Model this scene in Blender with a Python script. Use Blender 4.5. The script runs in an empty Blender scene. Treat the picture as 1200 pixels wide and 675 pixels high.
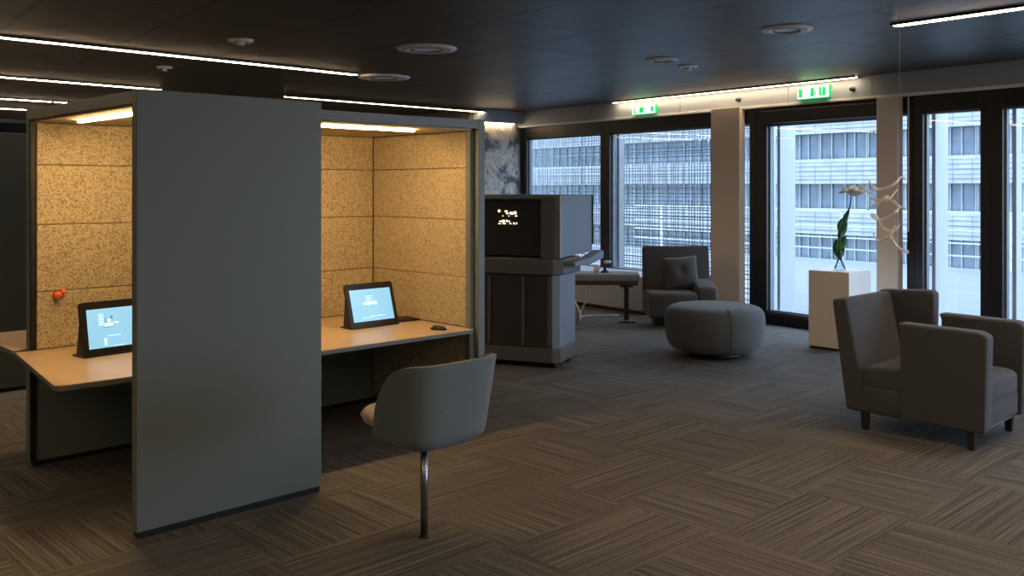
import bpy, bmesh, math, random
from mathutils import Vector, Matrix
random.seed(7)
S = bpy.context.scene
COL = S.collection
PI = math.pi
def rad(a): return math.radians(a)

# ------------------------------------------------------------------ materials
def new_mat(name):
    m = bpy.data.materials.new(name); m.use_nodes = True
    nt = m.node_tree; b = nt.nodes['Principled BSDF']
    return m, nt, b
def mat(name, col, rough=.6, metal=0, bump=0, bscale=200, var=0, spec=None):
    m, nt, b = new_mat(name)
    b.inputs['Base Color'].default_value = (*col, 1); b.inputs['Roughness'].default_value = rough
    b.inputs['Metallic'].default_value = metal
    if spec is not None: b.inputs['Specular IOR Level'].default_value = spec
    if bump or var:
        tc = nt.nodes.new('ShaderNodeTexCoord'); n = nt.nodes.new('ShaderNodeTexNoise')
        n.inputs['Scale'].default_value = bscale; n.inputs['Detail'].default_value = 3
        nt.links.new(tc.outputs['Object'], n.inputs['Vector'])
        if bump:
            bp = nt.nodes.new('ShaderNodeBump'); bp.inputs['Strength'].default_value = bump; bp.inputs['Distance'].default_value = .004
            nt.links.new(n.outputs['Fac'], bp.inputs['Height']); nt.links.new(bp.outputs['Normal'], b.inputs['Normal'])
        if var:
            r = nt.nodes.new('ShaderNodeValToRGB')
            r.color_ramp.elements[0].position = .35; r.color_ramp.elements[1].position = .65
            r.color_ramp.elements[0].color = (*[c*(1-var) for c in col], 1)
            r.color_ramp.elements[1].color = (*[min(1, c*(1+var)) for c in col], 1)
            nt.links.new(n.outputs['Fac'], r.inputs['Fac']); nt.links.new(r.outputs['Color'], b.inputs['Base Color'])
    return m
def emit(name, col, st):
    m, nt, b = new_mat(name)
    b.inputs['Base Color'].default_value = (*col, 1)
    b.inputs['Emission Color'].default_value = (*col, 1); b.inputs['Emission Strength'].default_value = st
    return m
def glass(name, tint, refl=.1):
    m, nt, b = new_mat(name)
    out = nt.nodes['Material Output']
    t = nt.nodes.new('ShaderNodeBsdfTransparent'); t.inputs['Color'].default_value = (*tint, 1)
    g = nt.nodes.new('ShaderNodeBsdfGlossy'); g.inputs['Roughness'].default_value = .02
    lw = nt.nodes.new('ShaderNodeLayerWeight'); pw_ = nt.nodes.new('ShaderNodeMath'); pw_.operation = 'POWER'; pw_.inputs[1].default_value = 4
    nt.links.new(lw.outputs['Facing'], pw_.inputs[0])
    f = nt.nodes.new('ShaderNodeMath'); f.operation = 'MULTIPLY_ADD'; f.inputs[1].default_value = .7; f.inputs[2].default_value = .03
    nt.links.new(pw_.outputs[0], f.inputs[0])
    mx = nt.nodes.new('ShaderNodeMixShader')
    nt.links.new(f.outputs[0], mx.inputs[0]); nt.links.new(t.outputs[0], mx.inputs[1]); nt.links.new(g.outputs[0], mx.inputs[2])
    nt.links.new(mx.outputs[0], out.inputs['Surface'])
    return m

M = {}
M['paint'] = mat('grey_green_laminate', (.160, .196, .198), .5, bump=.05, bscale=350)
M['paint_edge'] = mat('grey_edge', (.17, .19, .20), .45)
M['black'] = mat('black_plinth', (.006, .006, .007), .6)
M['frame'] = mat('dark_window_frame', (.010, .013, .017), .4)
M['pod_ceiling'] = mat('pod_ceiling_ochre', (.42, .33, .2), .6, var=.08, bscale=40)
M['desk'] = mat('desk_laminate', (.56, .42, .28), .34, var=.03, bscale=60)
M['desk_edge'] = mat('desk_edge_grey', (.16, .18, .18), .5)
M['black_plastic'] = mat('black_plastic', (.012, .012, .013), .35)
M['housing'] = mat('dark_housing', (.02, .02, .022), .4)
M['chrome'] = mat('brushed_chrome', (.35, .37, .4), .25, metal=1)
M['bulk'] = mat('grey_bulkhead_paint', (.42, .48, .57), .6, bump=.05, bscale=60)
M['whitetrim'] = mat('white_trim', (.93, .93, .92), .5)
M['column'] = mat('cream_column_paint', (.86, .76, .66), .65, bump=.05, bscale=80)
M['plinth'] = mat('white_plinth', (.84, .78, .70), .5, bump=.02, bscale=80)
M['wallwhite'] = mat('pale_wall_paint', (.5, .5, .48), .7, bump=.05, bscale=90)
M['walldark'] = mat('dark_wall_paint', (.30, .29, .28), .7, bump=.05, bscale=90)
M['kiosk'] = mat('kiosk_grey', (.13, .13, .122), .5, bump=.05, bscale=300)
M['kiosk_side'] = mat('kiosk_side_blue_grey', (.22, .26, .31), .45)
M['kiosk_dark'] = mat('kiosk_brown_black', (.055, .05, .042), .4)
M['kiosk_glass'] = mat('kiosk_dark_glass', (.045, .038, .024), .12)  # brownish glow of the reflection is put into the base colour
M['deck'] = None
M['ceramic'] = mat('white_ceramic', (.8, .8, .8), .3)
M['leaf'] = mat('leaf_green', (.03, .16, .03), .45, var=.4, bscale=30)
M['stem'] = mat('stem_green', (.02, .07, .02), .5)
M['petal'] = mat('cream_petal', (.85, .8, .68), .5)
M['orange'] = mat('orange_plastic', (.9, .16, .05), .4)
M['tube'] = emit('warm_light_tube', (1.0, .70, .42), 34)
M['tube_soft'] = emit('soft_warm_light_tube', (1.0, .72, .44), 9)
M['podtube'] = emit('pod_warm_light_tube', (1.0, .64, .28), 85)
M['screen'] = emit('blue_screen', (.20, .47, .72), .6)
M['screen_white'] = emit('screen_white', (.65, .85, .95), .65)
M['screen_dark'] = emit('screen_dark', (.08, .2, .33), .6)
M['signwhite'] = emit('exit_sign_white', (.62, 1.0, .75), 1.1)
M['signgreen'] = emit('exit_sign_green', (.0, .42, .10), .8)
M['glow'] = emit('kiosk_glow', (1.0, .85, .5), 1.4)
M['glass'] = glass('window_glass', (.93, .97, 1.0))
M['clear'] = glass('clear_acrylic', (.93, .96, .98))
m_, nt_, b_ = new_mat('frosted_clear_ribbon'); M['ribbon'] = m_
_t = nt_.nodes.new('ShaderNodeBsdfTransparent'); _m = nt_.nodes.new('ShaderNodeMixShader'); _m.inputs[0].default_value = .5
b_.inputs['Base Color'].default_value = (.9, .92, .93, 1); b_.inputs['Roughness'].default_value = .15
nt_.links.new(_t.outputs[0], _m.inputs[1]); nt_.links.new(b_.outputs[0], _m.inputs[2]); nt_.links.new(_m.outputs[0], nt_.nodes['Material Output'].inputs['Surface'])
M['wire'] = mat('steel_wire', (.3, .3, .32), .4, metal=.5)
M['ext_white'] = mat('facade_white', (.245, .255, .26), .7, var=.1, bscale=1.5)
M['ext_fin'] = mat('white_fin', (.42, .44, .45), .6)
M['ext_win'] = mat('facade_glass', (.045, .065, .085), .3, var=.45, bscale=.9)
M['ext_frame'] = mat('facade_frame', (.08, .10, .12), .5)
M['mesh'] = mat('sunscreen_metal', (.24, .28, .32), .5)
M['ground'] = mat('street_ground', (.25, .26, .27), .9)
M['fix'] = mat('ceiling_fitting_plastic', (.92, .9, .86), .5)
M['fixdark'] = mat('ceiling_fitting_slot', (.05, .05, .05), .6)
M['legblack'] = mat('black_leg', (.02, .02, .022), .4)

def cloth(name, col, dark, scale=420, rough=.9):
    m, nt, b = new_mat(name)
    tc = nt.nodes.new('ShaderNodeTexCoord'); n = nt.nodes.new('ShaderNodeTexNoise'); n.inputs['Scale'].default_value = scale
    n.inputs['Detail'].default_value = 2
    n2 = nt.nodes.new('ShaderNodeTexNoise'); n2.inputs['Scale'].default_value = 6
    r = nt.nodes.new('ShaderNodeValToRGB'); r.color_ramp.elements[0].position = .38; r.color_ramp.elements[1].position = .62
    r.color_ramp.elements[0].color = (*dark, 1); r.color_ramp.elements[1].color = (*col, 1)
    nt.links.new(tc.outputs['Object'], n.inputs['Vector']); nt.links.new(n.outputs['Fac'], r.inputs['Fac'])
    nt.links.new(r.outputs['Color'], b.inputs['Base Color']); b.inputs['Roughness'].default_value = rough
    b.inputs['Sheen Weight'].default_value = .15
    bp = nt.nodes.new('ShaderNodeBump'); bp.inputs['Strength'].default_value = .4; bp.inputs['Distance'].default_value = .002
    nt.links.new(n.outputs['Fac'], bp.inputs['Height']); nt.links.new(bp.outputs['Normal'], b.inputs['Normal'])
    return m
M['felt_grey'] = cloth('charcoal_weave', (.066, .077, .098), (.028, .033, .042))
M['pouf'] = cloth('grey_pouf_cloth', (.12, .135, .145), (.075, .085, .092))
M['lounge'] = cloth('brown_grey_cloth', (.07, .066, .062), (.045, .042, .04))
M['pillow'] = cloth('pillow_cloth', (.085, .08, .076), (.055, .05, .048))
M['shell'] = cloth('blue_grey_shell_cloth', (.16, .215, .25), (.11, .15, .175), 600)
M['seatc'] = cloth('beige_seat_cloth', (.5, .42, .34), (.38, .32, .26), 600)
M['bench'] = cloth('bench_grey_cloth', (.26, .27, .28), (.2, .2, .21))

def felt():
    m, nt, b = new_mat('speckled_acoustic_felt')
    tc = nt.nodes.new('ShaderNodeTexCoord')
    v = nt.nodes.new('ShaderNodeTexNoise'); v.inputs['Scale'].default_value = 130; v.inputs['Detail'].default_value = 2.5; v.inputs['Roughness'].default_value = .6
    r = nt.nodes.new('ShaderNodeValToRGB')
    e = r.color_ramp.elements
    e[0].position = .36; e[0].color = (.22, .17, .11, 1)
    e[1].position = .50; e[1].color = (.50, .42, .28, 1)
    x = e.new(.62); x.color = (.60, .51, .35, 1)
    nt.links.new(tc.outputs['Object'], v.inputs['Vector']); nt.links.new(v.outputs['Fac'], r.inputs['Fac'])
    nt.links.new(r.outputs['Color'], b.inputs['Base Color']); b.inputs['Roughness'].default_value = .95
    bp = nt.nodes.new('ShaderNodeBump'); bp.inputs['Strength'].default_value = .3; bp.inputs['Distance'].default_value = .003
    nt.links.new(v.outputs['Fac'], bp.inputs['Height']); nt.links.new(bp.outputs['Normal'], b.inputs['Normal'])
    return m
M['felt'] = felt()

def carpet():
    m, nt, b = new_mat('striped_carpet_tiles')
    N, L = nt.nodes, nt.links
    tc = N.new('ShaderNodeTexCoord')
    def mapping(src, sc, loc=(0, 0, 0)):
        mp = N.new('ShaderNodeMapping'); mp.inputs['Scale'].default_value = sc; mp.inputs['Location'].default_value = loc
        L.new(src, mp.inputs['Vector']); return mp.outputs[0]
    # wobble a touch
    TX, TY = .82, .56
    tile = mapping(tc.outputs['Object'], (1/TX, 1/TY, 1), (-1.97/TX+10, 1.215/TY+10, .5))
    ck = N.new('ShaderNodeTexChecker'); ck.inputs['Scale'].default_value = 1; L.new(tile, ck.inputs['Vector'])
    fl = N.new('ShaderNodeVectorMath'); fl.operation = 'FLOOR'; L.new(tile, fl.inputs[0])
    wn = N.new('ShaderNodeTexWhiteNoise'); L.new(fl.outputs[0], wn.inputs['Vector'])
    def stripes(sc, sc2):
        o = N.new('ShaderNodeVectorMath'); o.operation = 'MULTIPLY_ADD'
        L.new(wn.outputs['Color'], o.inputs[0]); o.inputs[1].default_value = (7, 7, 7)
        L.new(mapping(tc.outputs['Object'], sc), o.inputs[2])
        n = N.new('ShaderNodeTexNoise'); n.inputs['Scale'].default_value = 1; n.inputs['Detail'].default_value = 2; n.inputs['Roughness'].default_value = .6
        L.new(o.outputs[0], n.inputs['Vector'])
        return n.outputs['Fac']
    a = stripes((1.0, 80, 1), 1); c = stripes((80, 1.0, 1), 1)
    mx = N.new('ShaderNodeMix'); mx.data_type = 'FLOAT'
    L.new(ck.outputs['Fac'], mx.inputs['Factor']); L.new(a, mx.inputs['A']); L.new(c, mx.inputs['B'])
    sp = N.new('ShaderNodeTexNoise'); sp.inputs['Scale'].default_value = 210; sp.inputs['Detail'].default_value = 1
    L.new(tc.outputs['Object'], sp.inputs['Vector'])
    ad = N.new('ShaderNodeMath'); ad.operation = 'MULTIPLY_ADD'; L.new(sp.outputs['Fac'], ad.inputs[0]); ad.inputs[1].default_value = .95; L.new(mx.outputs['Result'], ad.inputs[2])
    ad3 = N.new('ShaderNodeMath'); ad3.operation = 'MULTIPLY_ADD'; L.new(wn.outputs['Value'], ad3.inputs[0]); ad3.inputs[1].default_value = .05; L.new(ad.outputs[0], ad3.inputs[2])
    ad2 = N.new('ShaderNodeMath'); ad2.operation = 'MULTIPLY'; L.new(ad3.outputs[0], ad2.inputs[0]); ad2.inputs[1].default_value = .55
    r = N.new('ShaderNodeValToRGB'); e = r.color_ramp.elements
    e[0].position = .44; e[0].color = (.052, .051, .049, 1)
    e[1].position = .55; e[1].color = (.102, .097, .089, 1)
    x = e.new(.68); x.color = (.22, .208, .188, 1)
    L.new(ad2.outputs[0], r.inputs['Fac']); L.new(r.outputs['Color'], b.inputs['Base Color'])
    b.inputs['Roughness'].default_value = .85; b.inputs['Specular IOR Level'].default_value = .3
    bp = N.new('ShaderNodeBump'); bp.inputs['Strength'].default_value = .5; bp.inputs['Distance'].default_value = .004
    L.new(ad.outputs[0], bp.inputs['Height']); L.new(bp.outputs['Normal'], b.inputs['Normal'])
    return m
M['carpet'] = carpet()

def planks(name, c1, c2, mortar, w, h, ms, rot, rough, off=.5):
    m, nt, b = new_mat(name)
    N, L = nt.nodes, nt.links
    tc = N.new('ShaderNodeTexCoord'); mp = N.new('ShaderNodeMapping'); mp.inputs['Rotation'].default_value = (0, 0, rot)
    br = N.new('ShaderNodeTexBrick'); br.inputs['Color1'].default_value = (*c1, 1); br.inputs['Color2'].default_value = (*c2, 1)
    br.inputs['Mortar'].default_value = (*mortar, 1); br.inputs['Scale'].default_value = 1; br.inputs['Mortar Size'].default_value = ms
    br.inputs['Brick Width'].default_value = w; br.inputs['Row Height'].default_value = h; br.offset = off
    L.new(tc.outputs['Object'], mp.inputs['Vector']); L.new(mp.outputs[0], br.inputs['Vector']); L.new(br.outputs['Color'], b.inputs['Base Color'])
    n = N.new('ShaderNodeTexNoise'); n.inputs['Scale'].default_value = 3; L.new(tc.outputs['Object'], n.inputs['Vector'])
    mr = N.new('ShaderNodeMapRange'); mr.inputs['To Min'].default_value = rough-.04; mr.inputs['To Max'].default_value = rough+.06
    L.new(n.outputs['Fac'], mr.inputs['Value']); L.new(mr.outputs[0], b.inputs['Roughness'])
    return m
FA = rad(6.5)
M['ceil'] = planks('dark_ceiling_panels', (.066, .052, .045), (.056, .045, .040), (.002, .002, .002), 1.8, .9, .022, FA-PI/2, .44)
M['deck'] = planks('terrace_boards', (.15, .16, .17), (.12, .13, .14), (.08, .09, .1), 4, .14, .012, FA-PI/2, .6)

def mural():
    m, nt, b = new_mat('grey_and_beige_map_mural')
    N, L = nt.nodes, nt.links
    tc = N.new('ShaderNodeTexCoord')
    v = N.new('ShaderNodeTexVoronoi'); v.inputs['Scale'].default_value = 9; v.distance = 'CHEBYCHEV'
    n = N.new('ShaderNodeTexNoise'); n.inputs['Scale'].default_value = 3.2; n.inputs['Detail'].default_value = 6; n.inputs['Distortion'].default_value = .6
    L.new(tc.outputs['Object'], v.inputs['Vector']); L.new(tc.outputs['Object'], n.inputs['Vector'])
    r = N.new('ShaderNodeValToRGB'); r.color_ramp.interpolation = 'CONSTANT'; e = r.color_ramp.elements
    e[0].position = 0; e[0].color = (.12, .12, .13, 1); e[1].position = .42; e[1].color = (.34, .34, .35, 1)
    for p, c in ((.48, (.62, .57, .48)), (.56, (.45, .44, .42)), (.6, (.7, .66, .58)), (.68, (.2, .23, .28))):
        x = e.new(p); x.color = (*c, 1)
    L.new(n.outputs['Fac'], r.inputs['Fac'])
    mx = N.new('ShaderNodeMix'); mx.data_type = 'RGBA'; mx.blend_type = 'MULTIPLY'; mx.inputs['Factor'].default_value = .15
    L.new(r.outputs['Color'], mx.inputs['A']); L.new(v.outputs['Distance'], mx.inputs['B'])
    L.new(mx.outputs['Result'], b.inputs['Base Color']); b.inputs['Roughness'].default_value = .6
    return m
M['mural'] = mural()

# ------------------------------------------------------------------ mesh helpers
def finish(bm, name, m, parent=None, smooth=False, loc=None, rz=0):
    me = bpy.data.meshes.new(name); bmesh.ops.recalc_face_normals(bm, faces=bm.faces); bm.to_mesh(me); bm.free()
    if smooth:
        for p in me.polygons: p.use_smooth = True
    me.materials.append(M[m] if isinstance(m, str) else m)
    o = bpy.data.objects.new(name, me); COL.objects.link(o)
    if parent: o.parent = parent
    if loc is not None: o.location = loc
    o.rotation_euler.z = rz
    return o
def tag(o, label=None, cat=None, group=None, kind=None):
    if label: o['label'] = label
    if cat: o['category'] = cat
    if group: o['group'] = group
    if kind: o['kind'] = kind
    return o
def thing(name, label, cat, loc=(0, 0, 0), rz=0, group=None):
    o = bpy.data.objects.new(name, None); COL.objects.link(o); o.empty_display_size = .1
    o.location = loc; o.rotation_euler.z = rz
    return tag(o, label, cat, group)
def bevel(bm, geom_edges, r, seg):
    if r > 0: bmesh.ops.bevel(bm, geom=list(geom_edges), offset=r, segments=seg, affect='EDGES', profile=.5, clamp_overlap=True)
def box(bm, x0, x1, y0, y1, z0, z1, r=0, seg=2, mtx=None):
    t = bmesh.new()
    vs = [t.verts.new((x, y, z)) for x in (x0, x1) for y in (y0, y1) for z in (z0, z1)]
    for f in ((0, 1, 3, 2), (4, 6, 7, 5), (0, 4, 5, 1), (2, 3, 7, 6), (0, 2, 6, 4), (1, 5, 7, 3)): t.faces.new([vs[i] for i in f])
    if r: bevel(t, t.edges, r, seg)
    if mtx: t.transform(mtx)
    merge(bm, t)
def merge(bm, t):
    me = bpy.data.meshes.new('tmp'); t.to_mesh(me); t.free(); bm.from_mesh(me); bpy.data.meshes.remove(me)
def prism(bm, pts, a0, a1, axis='z', r=0, seg=2, mtx=None):
    """pts 2-D polygon; extruded along axis. z: (x,y); x: (y,z); y: (x,z)"""
    t = bmesh.new()
    def mk(p, a): return {'z': (p[0], p[1], a), 'x': (a, p[0], p[1]), 'y': (p[0], a, p[1])}[axis]
    A = [t.verts.new(mk(p, a0)) for p in pts]; B = [t.verts.new(mk(p, a1)) for p in pts]
    t.faces.new(A); t.faces.new(B[::-1]); n = len(pts)
    for i in range(n): t.faces.new((A[i], B[i], B[(i+1) % n], A[(i+1) % n]))
    bmesh.ops.recalc_face_normals(t, faces=t.faces)
    if r: bevel(t, t.edges, r, seg)
    if mtx: t.transform(mtx)
    merge(bm, t)
def lathe(bm, prof, n=48, mtx=None, sx=1, sy=1):
    t = bmesh.new(); rings = []
    for (r, z) in prof:
        if r < 1e-6: rings.append([t.verts.new((0, 0, z))])
        else: rings.append([t.verts.new((r*sx*math.cos(2*PI*i/n), r*sy*math.sin(2*PI*i/n), z)) for i in range(n)])
    for a, b in zip(rings, rings[1:]):
        for i in range(n):
            j = (i+1) % n
            if len(a) == 1 and len(b) == 1: continue
            if len(a) == 1: t.faces.new((a[0], b[i], b[j]))
            elif len(b) == 1: t.faces.new((a[i], a[j], b[0]))
            else: t.faces.new((a[i], a[j], b[j], b[i]))
    if mtx: t.transform(mtx)
    merge(bm, t)
def tube(bm, pts, r, n=10, taper=None):
    t = bmesh.new(); rings = []; P = [Vector(p) for p in pts]
    up = Vector((0, 0, 1))
    for i, p in enumerate(P):
        d = (P[min(i+1, len(P)-1)]-P[max(i-1, 0)]).normalized()
        a = d.cross(up if abs(d.z) < .95 else Vector((1, 0, 0))).normalized(); b = d.cross(a)
        rr = r if taper is None else r*(1+(taper-1)*i/(len(P)-1))
        rings.append([t.verts.new(p+(a*math.cos(2*PI*k/n)+b*math.sin(2*PI*k/n))*rr) for k in range(n)])
    for A, B in zip(rings, rings[1:]):
        for k in range(n): t.faces.new((A[k], A[(k+1) % n], B[(k+1) % n], B[k]))
    t.faces.new(rings[0]); t.faces.new(rings[-1][::-1])
    merge(bm, t)
def smooth_pts(pts, n=8):
    P = [Vector(p) for p in pts]; out = []
    for i in range(len(P)-1):
        p0, p1, p2, p3 = P[max(i-1, 0)], P[i], P[i+1], P[min(i+2, len(P)-1)]
        for k in range(n):
            t = k/n
            out.append(.5*((2*p1)+(-p0+p2)*t+(2*p0-5*p1+4*p2-p3)*t*t+(-p0+3*p1-3*p2+p3)*t**3))
    out.append(P[-1]); return out
def bx(name, m, parent, *dims, r=0, seg=2, smooth=False, mtx=None, label=None):
    bm = bmesh.new(); box(bm, *dims, r=r, seg=seg, mtx=mtx); o = finish(bm, name, m, parent, smooth)
    if label: o['label'] = label
    return o
def struct(o): o['kind'] = 'structure'; return o
def subsurf(o, lv=2):
    md = o.modifiers.new('sub', 'SUBSURF'); md.levels = lv; md.render_levels = lv
    return o
def copy_tree(o, parent=None):
    c = o.copy(); COL.objects.link(c)
    if parent: c.parent = parent
    for ch in [k for k in COL.objects if k.parent == o]: copy_tree(ch, c)
    return c

# ------------------------------------------------------------------ camera
CX, CY, CZ = -1.7072, -4.2217, 1.6
HEAD = rad(44)
SN, CS = math.sin(HEAD), math.cos(HEAD)
cam = bpy.data.cameras.new('camera'); co = bpy.data.objects.new('camera', cam); COL.objects.link(co)
co.location = (CX, CY, CZ); co.rotation_euler = (PI/2, 0, -HEAD)
cam.sensor_width = 36; cam.lens = 1090/1200*36; cam.shift_x = 0; cam.shift_y = -(337.5-220)/1200
cam.clip_end = 400
S.camera = co
def vw(lat, dep, z=0):   # point from lateral / depth distances measured from the camera foot
    return (CX+lat*CS+dep*SN, CY-lat*SN+dep*CS, z)

# ------------------------------------------------------------------ facade frame
def F(t, off=0, z=0):    # t along the glazing, off into the room
    return (7.945+.1132*t-.9936*off, .9936*t+.1132*off, z)
FM = Matrix(((.1132, -.9936, 0, 7.945), (.9936, .1132, 0, 0), (0, 0, 1, 0), (0, 0, 0, 1)))  # local (t, off, z)
CEIL = 2.79
corner = F(6.3); end = F(-9.5)
d2 = (-.9936, .1132)
inner = (corner[0]+d2[0]*.95, corner[1]+d2[1]*.95)
room = [(end[0], end[1]), (corner[0], corner[1]), inner, (inner[0], 13.5), (-7, 13.5), (-7, end[1])]
bm = bmesh.new(); prism(bm, room, -.2, 0); struct(finish(bm, 'floor', 'carpet'))
bm = bmesh.new(); prism(bm, room, CEIL, CEIL+.2); struct(finish(bm, 'ceiling', 'ceil'))
bm = bmesh.new(); box(bm, -7.15, -7, end[1], 13.5, 0, CEIL); struct(finish(bm, 'wall_left', 'walldark'))
bm = bmesh.new(); box(bm, -7.15, inner[0]+.1, 13.5, 13.65, 0, CEIL); struct(finish(bm, 'wall_far', 'walldark'))
bm = bmesh.new(); box(bm, -7.15, end[0]+.1, end[1]-.15, end[1], 0, CEIL); struct(finish(bm, 'wall_rear', 'wallwhite'))
bm = bmesh.new(); box(bm, inner[0], inner[0]+.12, inner[1]+.12, 13.5, 0, CEIL); struct(finish(bm, 'wall_inner', 'walldark'))
bm = bmesh.new(); prism(bm, [(corner[0]+.02, corner[1]), inner, (inner[0]+.0137, inner[1]+.12), (corner[0]+.1337, corner[1]+.12)], 0, CEIL); struct(finish(bm, 'wall_back', 'wallwhite'))
# bulkhead with seams
bm = bmesh.new()
seams = [6.3, 4.6, 2.9, 1.25, .2, -1.45, -3.1, -4.8, -6.5, -8.1, -9.5]
for a, b in zip(seams, seams[1:]): box(bm, b+.004, a-.004, -.1, .10, 2.57, CEIL)
box(bm, -9.5, 6.3, -.1, .09, 2.575, CEIL)
bm.transform(FM); struct(finish(bm, 'trim_1', 'bulk'))
bm = bmesh.new(); box(bm, -9.5, 6.3, -.1, .115, 2.54, 2.57, r=.004); bm.transform(FM); struct(finish(bm, 'trim_2', 'whitetrim'))  # near-white colour stands in for the lit gap under the bulkhead

# ------------------------------------------------------------------ windows
wn = 0
def window(t0, t1, zb, glz0=None, fw=.07, glz1=2.365, box_above=False, right=None, left=None):
    """t0<t1; frame bars around one pane"""
    global wn; wn += 1
    l = left if left is not None else fw; r = right if right is not None else fw
    zt = 2.54; g0 = glz0 if glz0 is not None else zb+fw
    bm = bmesh.new()
    box(bm, t0, t0+r, -.07, .05, zb, zt, r=.004); box(bm, t1-l, t1, -.07, .05, zb, zt, r=.004)
    box(bm, t0+r, t1-l, -.07, .05, zb, g0, r=.003); box(bm, t0+r, t1-l, -.07, .05, glz1, zt, r=.003)
    # slim inner sash
    a, b = t0+r, t1-l
    bm.transform(FM)
    w = struct(finish(bm, 'window_%d' % wn, 'frame'))
    bm = bmesh.new(); q = .018
    box(bm, a, a+q, -.05, .0, g0, glz1); box(bm, b-q, b, -.05, .0, g0, glz1)
    box(bm, a+q, b-q, -.05, .0, g0, g0+q); box(bm, a+q, b-q, -.05, .0, glz1-q, glz1)
    bm.transform(FM); finish(bm, 'sash', 'kiosk_side', w)
    bm = bmesh.new(); box(bm, a+q, b-q, -.034, -.026, g0+q, glz1-q); bm.transform(FM); finish(bm, 'pane', 'glass', w)
    if box_above:
        bm = bmesh.new(); box(bm, a-.03, b+.02, .05, .14, 2.35, 2.50, r=.008); bm.transform(FM); finish(bm, 'blind_box', 'frame', w)
    return w
window(4.36, 6.3, .45, .46, left=.15, right=.10)
window(2.36, 4.36, .45, .46, left=.09, right=.08)
window(1.75, 2.36, 0, .14, left=.05, right=.09)
window(.0, 1.75, 0, .14, left=.16, right=.05, box_above=True, glz1=2.34)
window(-.24, .0, 0, .14, left=.03, right=.08)
window(-1.01, -.24, 0, .14, left=.09, right=.10)
window(-2.6, -1.01, 0, .14, left=.11, right=.1)
for a in (-2.6, -4.3, -6.0, -7.7): window(a-1.7, a, 0, .14, left=.1, right=.1)
bm = bmesh.new(); box(bm, 2.36, 6.3, -.1, .05, 0, .45); bm.transform(FM); struct(finish(bm, 'wall_sill', 'bulk'))
bm = bmesh.new(); box(bm, -9.5, 1.8, .05, .075, 0, .12, r=.004); bm.transform(FM); struct(finish(bm, 'baseboard_facade', 'black'))
# low casing in front of the far windows
ca = tag(thing('radiator_casing', 'long low pale grey radiator casing under the far windows', 'radiator casing', F(4.6, .4)), None)
ca.rotation_euler.z = PI/2-FA
bx('casing_body', 'bulk', ca, -1.65, 1.65, -.29, .28, .04, .45, r=.01)
bx('casing_top', 'bulk', ca, -1.67, 1.67, -.31, .28, .45, .475, r=.006)
bx('casing_plinth', 'black', ca, -1.62, 1.62, -.26, .28, 0, .04)
# columns
for i, (a, b) in enumerate(((1.90, 2.34), (-.12, .115))):
    bm = bmesh.new(); box(bm, a, b, .055, .16, 0, 2.57 if i == 0 else 2.54, r=.004); bm.transform(FM); o = finish(bm, 'trim_%d' % (3+i), 'column'); struct(o)

# blind rod beside the narrow column
bm = bmesh.new(); p = F(-.2, .09); tube(bm, [(p[0], p[1], 1.15), (p[0], p[1], 2.53)], .008)
tag(finish(bm, 'blind_rod', 'whitetrim'), 'thin white blind rod hanging on dark frame beside narrow cream column', 'blind rod')

# sidewall sprinklers on bulkhead
for t, lab in ((1.95, 'small ceiling-edge sprinkler on grey bulkhead above broad cream column'), (.42, 'small sprinkler on grey bulkhead right of the larger exit sign')):
    bm = bmesh.new(); lathe(bm, [(0, 0), (.028, 0), (.028, .01), (.01, .014), (.008, .045), (.02, .048), (.02, .052), (0, .052)], 16, Matrix.Rotation(-PI/2, 4, 'X'))
    bm.transform(Matrix.Scale(1, 4)); o = finish(bm, 'sprinkler', 'fixdark', None, True, F(t, .10, 2.66), PI/2-FA)
    o.rotation_euler.z = PI/2-FA
    tag(o, lab, 'sprinkler', 'bulkhead sprinklers')

# exit signs
def exit_sign(t0, t1, z0, z1, marks, label):
    c = F((t0+t1)/2, .1, z0); w = (t1-t0)/2; h = z1-z0
    th = thing('exit_sign', label, 'exit sign', c, PI/2-FA, 'green exit signs on the bulkhead')
    # local x runs toward lower t (to the right in view), local -y faces room  -> y = -off
    bm = bmesh.new(); box(bm, -w, w, .0, .04, 0, h, r=.005); finish(bm, 'sign_housing', 'signgreen', th)
    bm = bmesh.new(); box(bm, -w+.006, w-.006, .04, .043, .006, h-.006); finish(bm, 'sign_face', 'signwhite', th)
    for (a, b, c0, c1) in marks: bx('pictogram_mark', 'signgreen', th, w-2*w*b, w-2*w*a, .043, .046, h*c0, h*c1)
exit_sign(3.30, 3.73, 2.585, 2.70, [(.07, .13, .15, .75), (.13, .25, .15, .27), (.33, .52, .18, .82), (.62, .66, .2, .35), (.76, .93, .72, .84), (.82, .93, .2, .78)], 'smaller green and white exit sign over the two far windows')
exit_sign(.69, 1.10, 2.595, 2.735, [(.05, .17, .15, .82), (.42, .54, .16, .86), (.56, .60, .3, .55), (.69, .76, .18, .86), (.80, .90, .18, .86), (.74, .84, .18, .28)], 'larger green and white exit sign over the tall glazed door')

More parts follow.
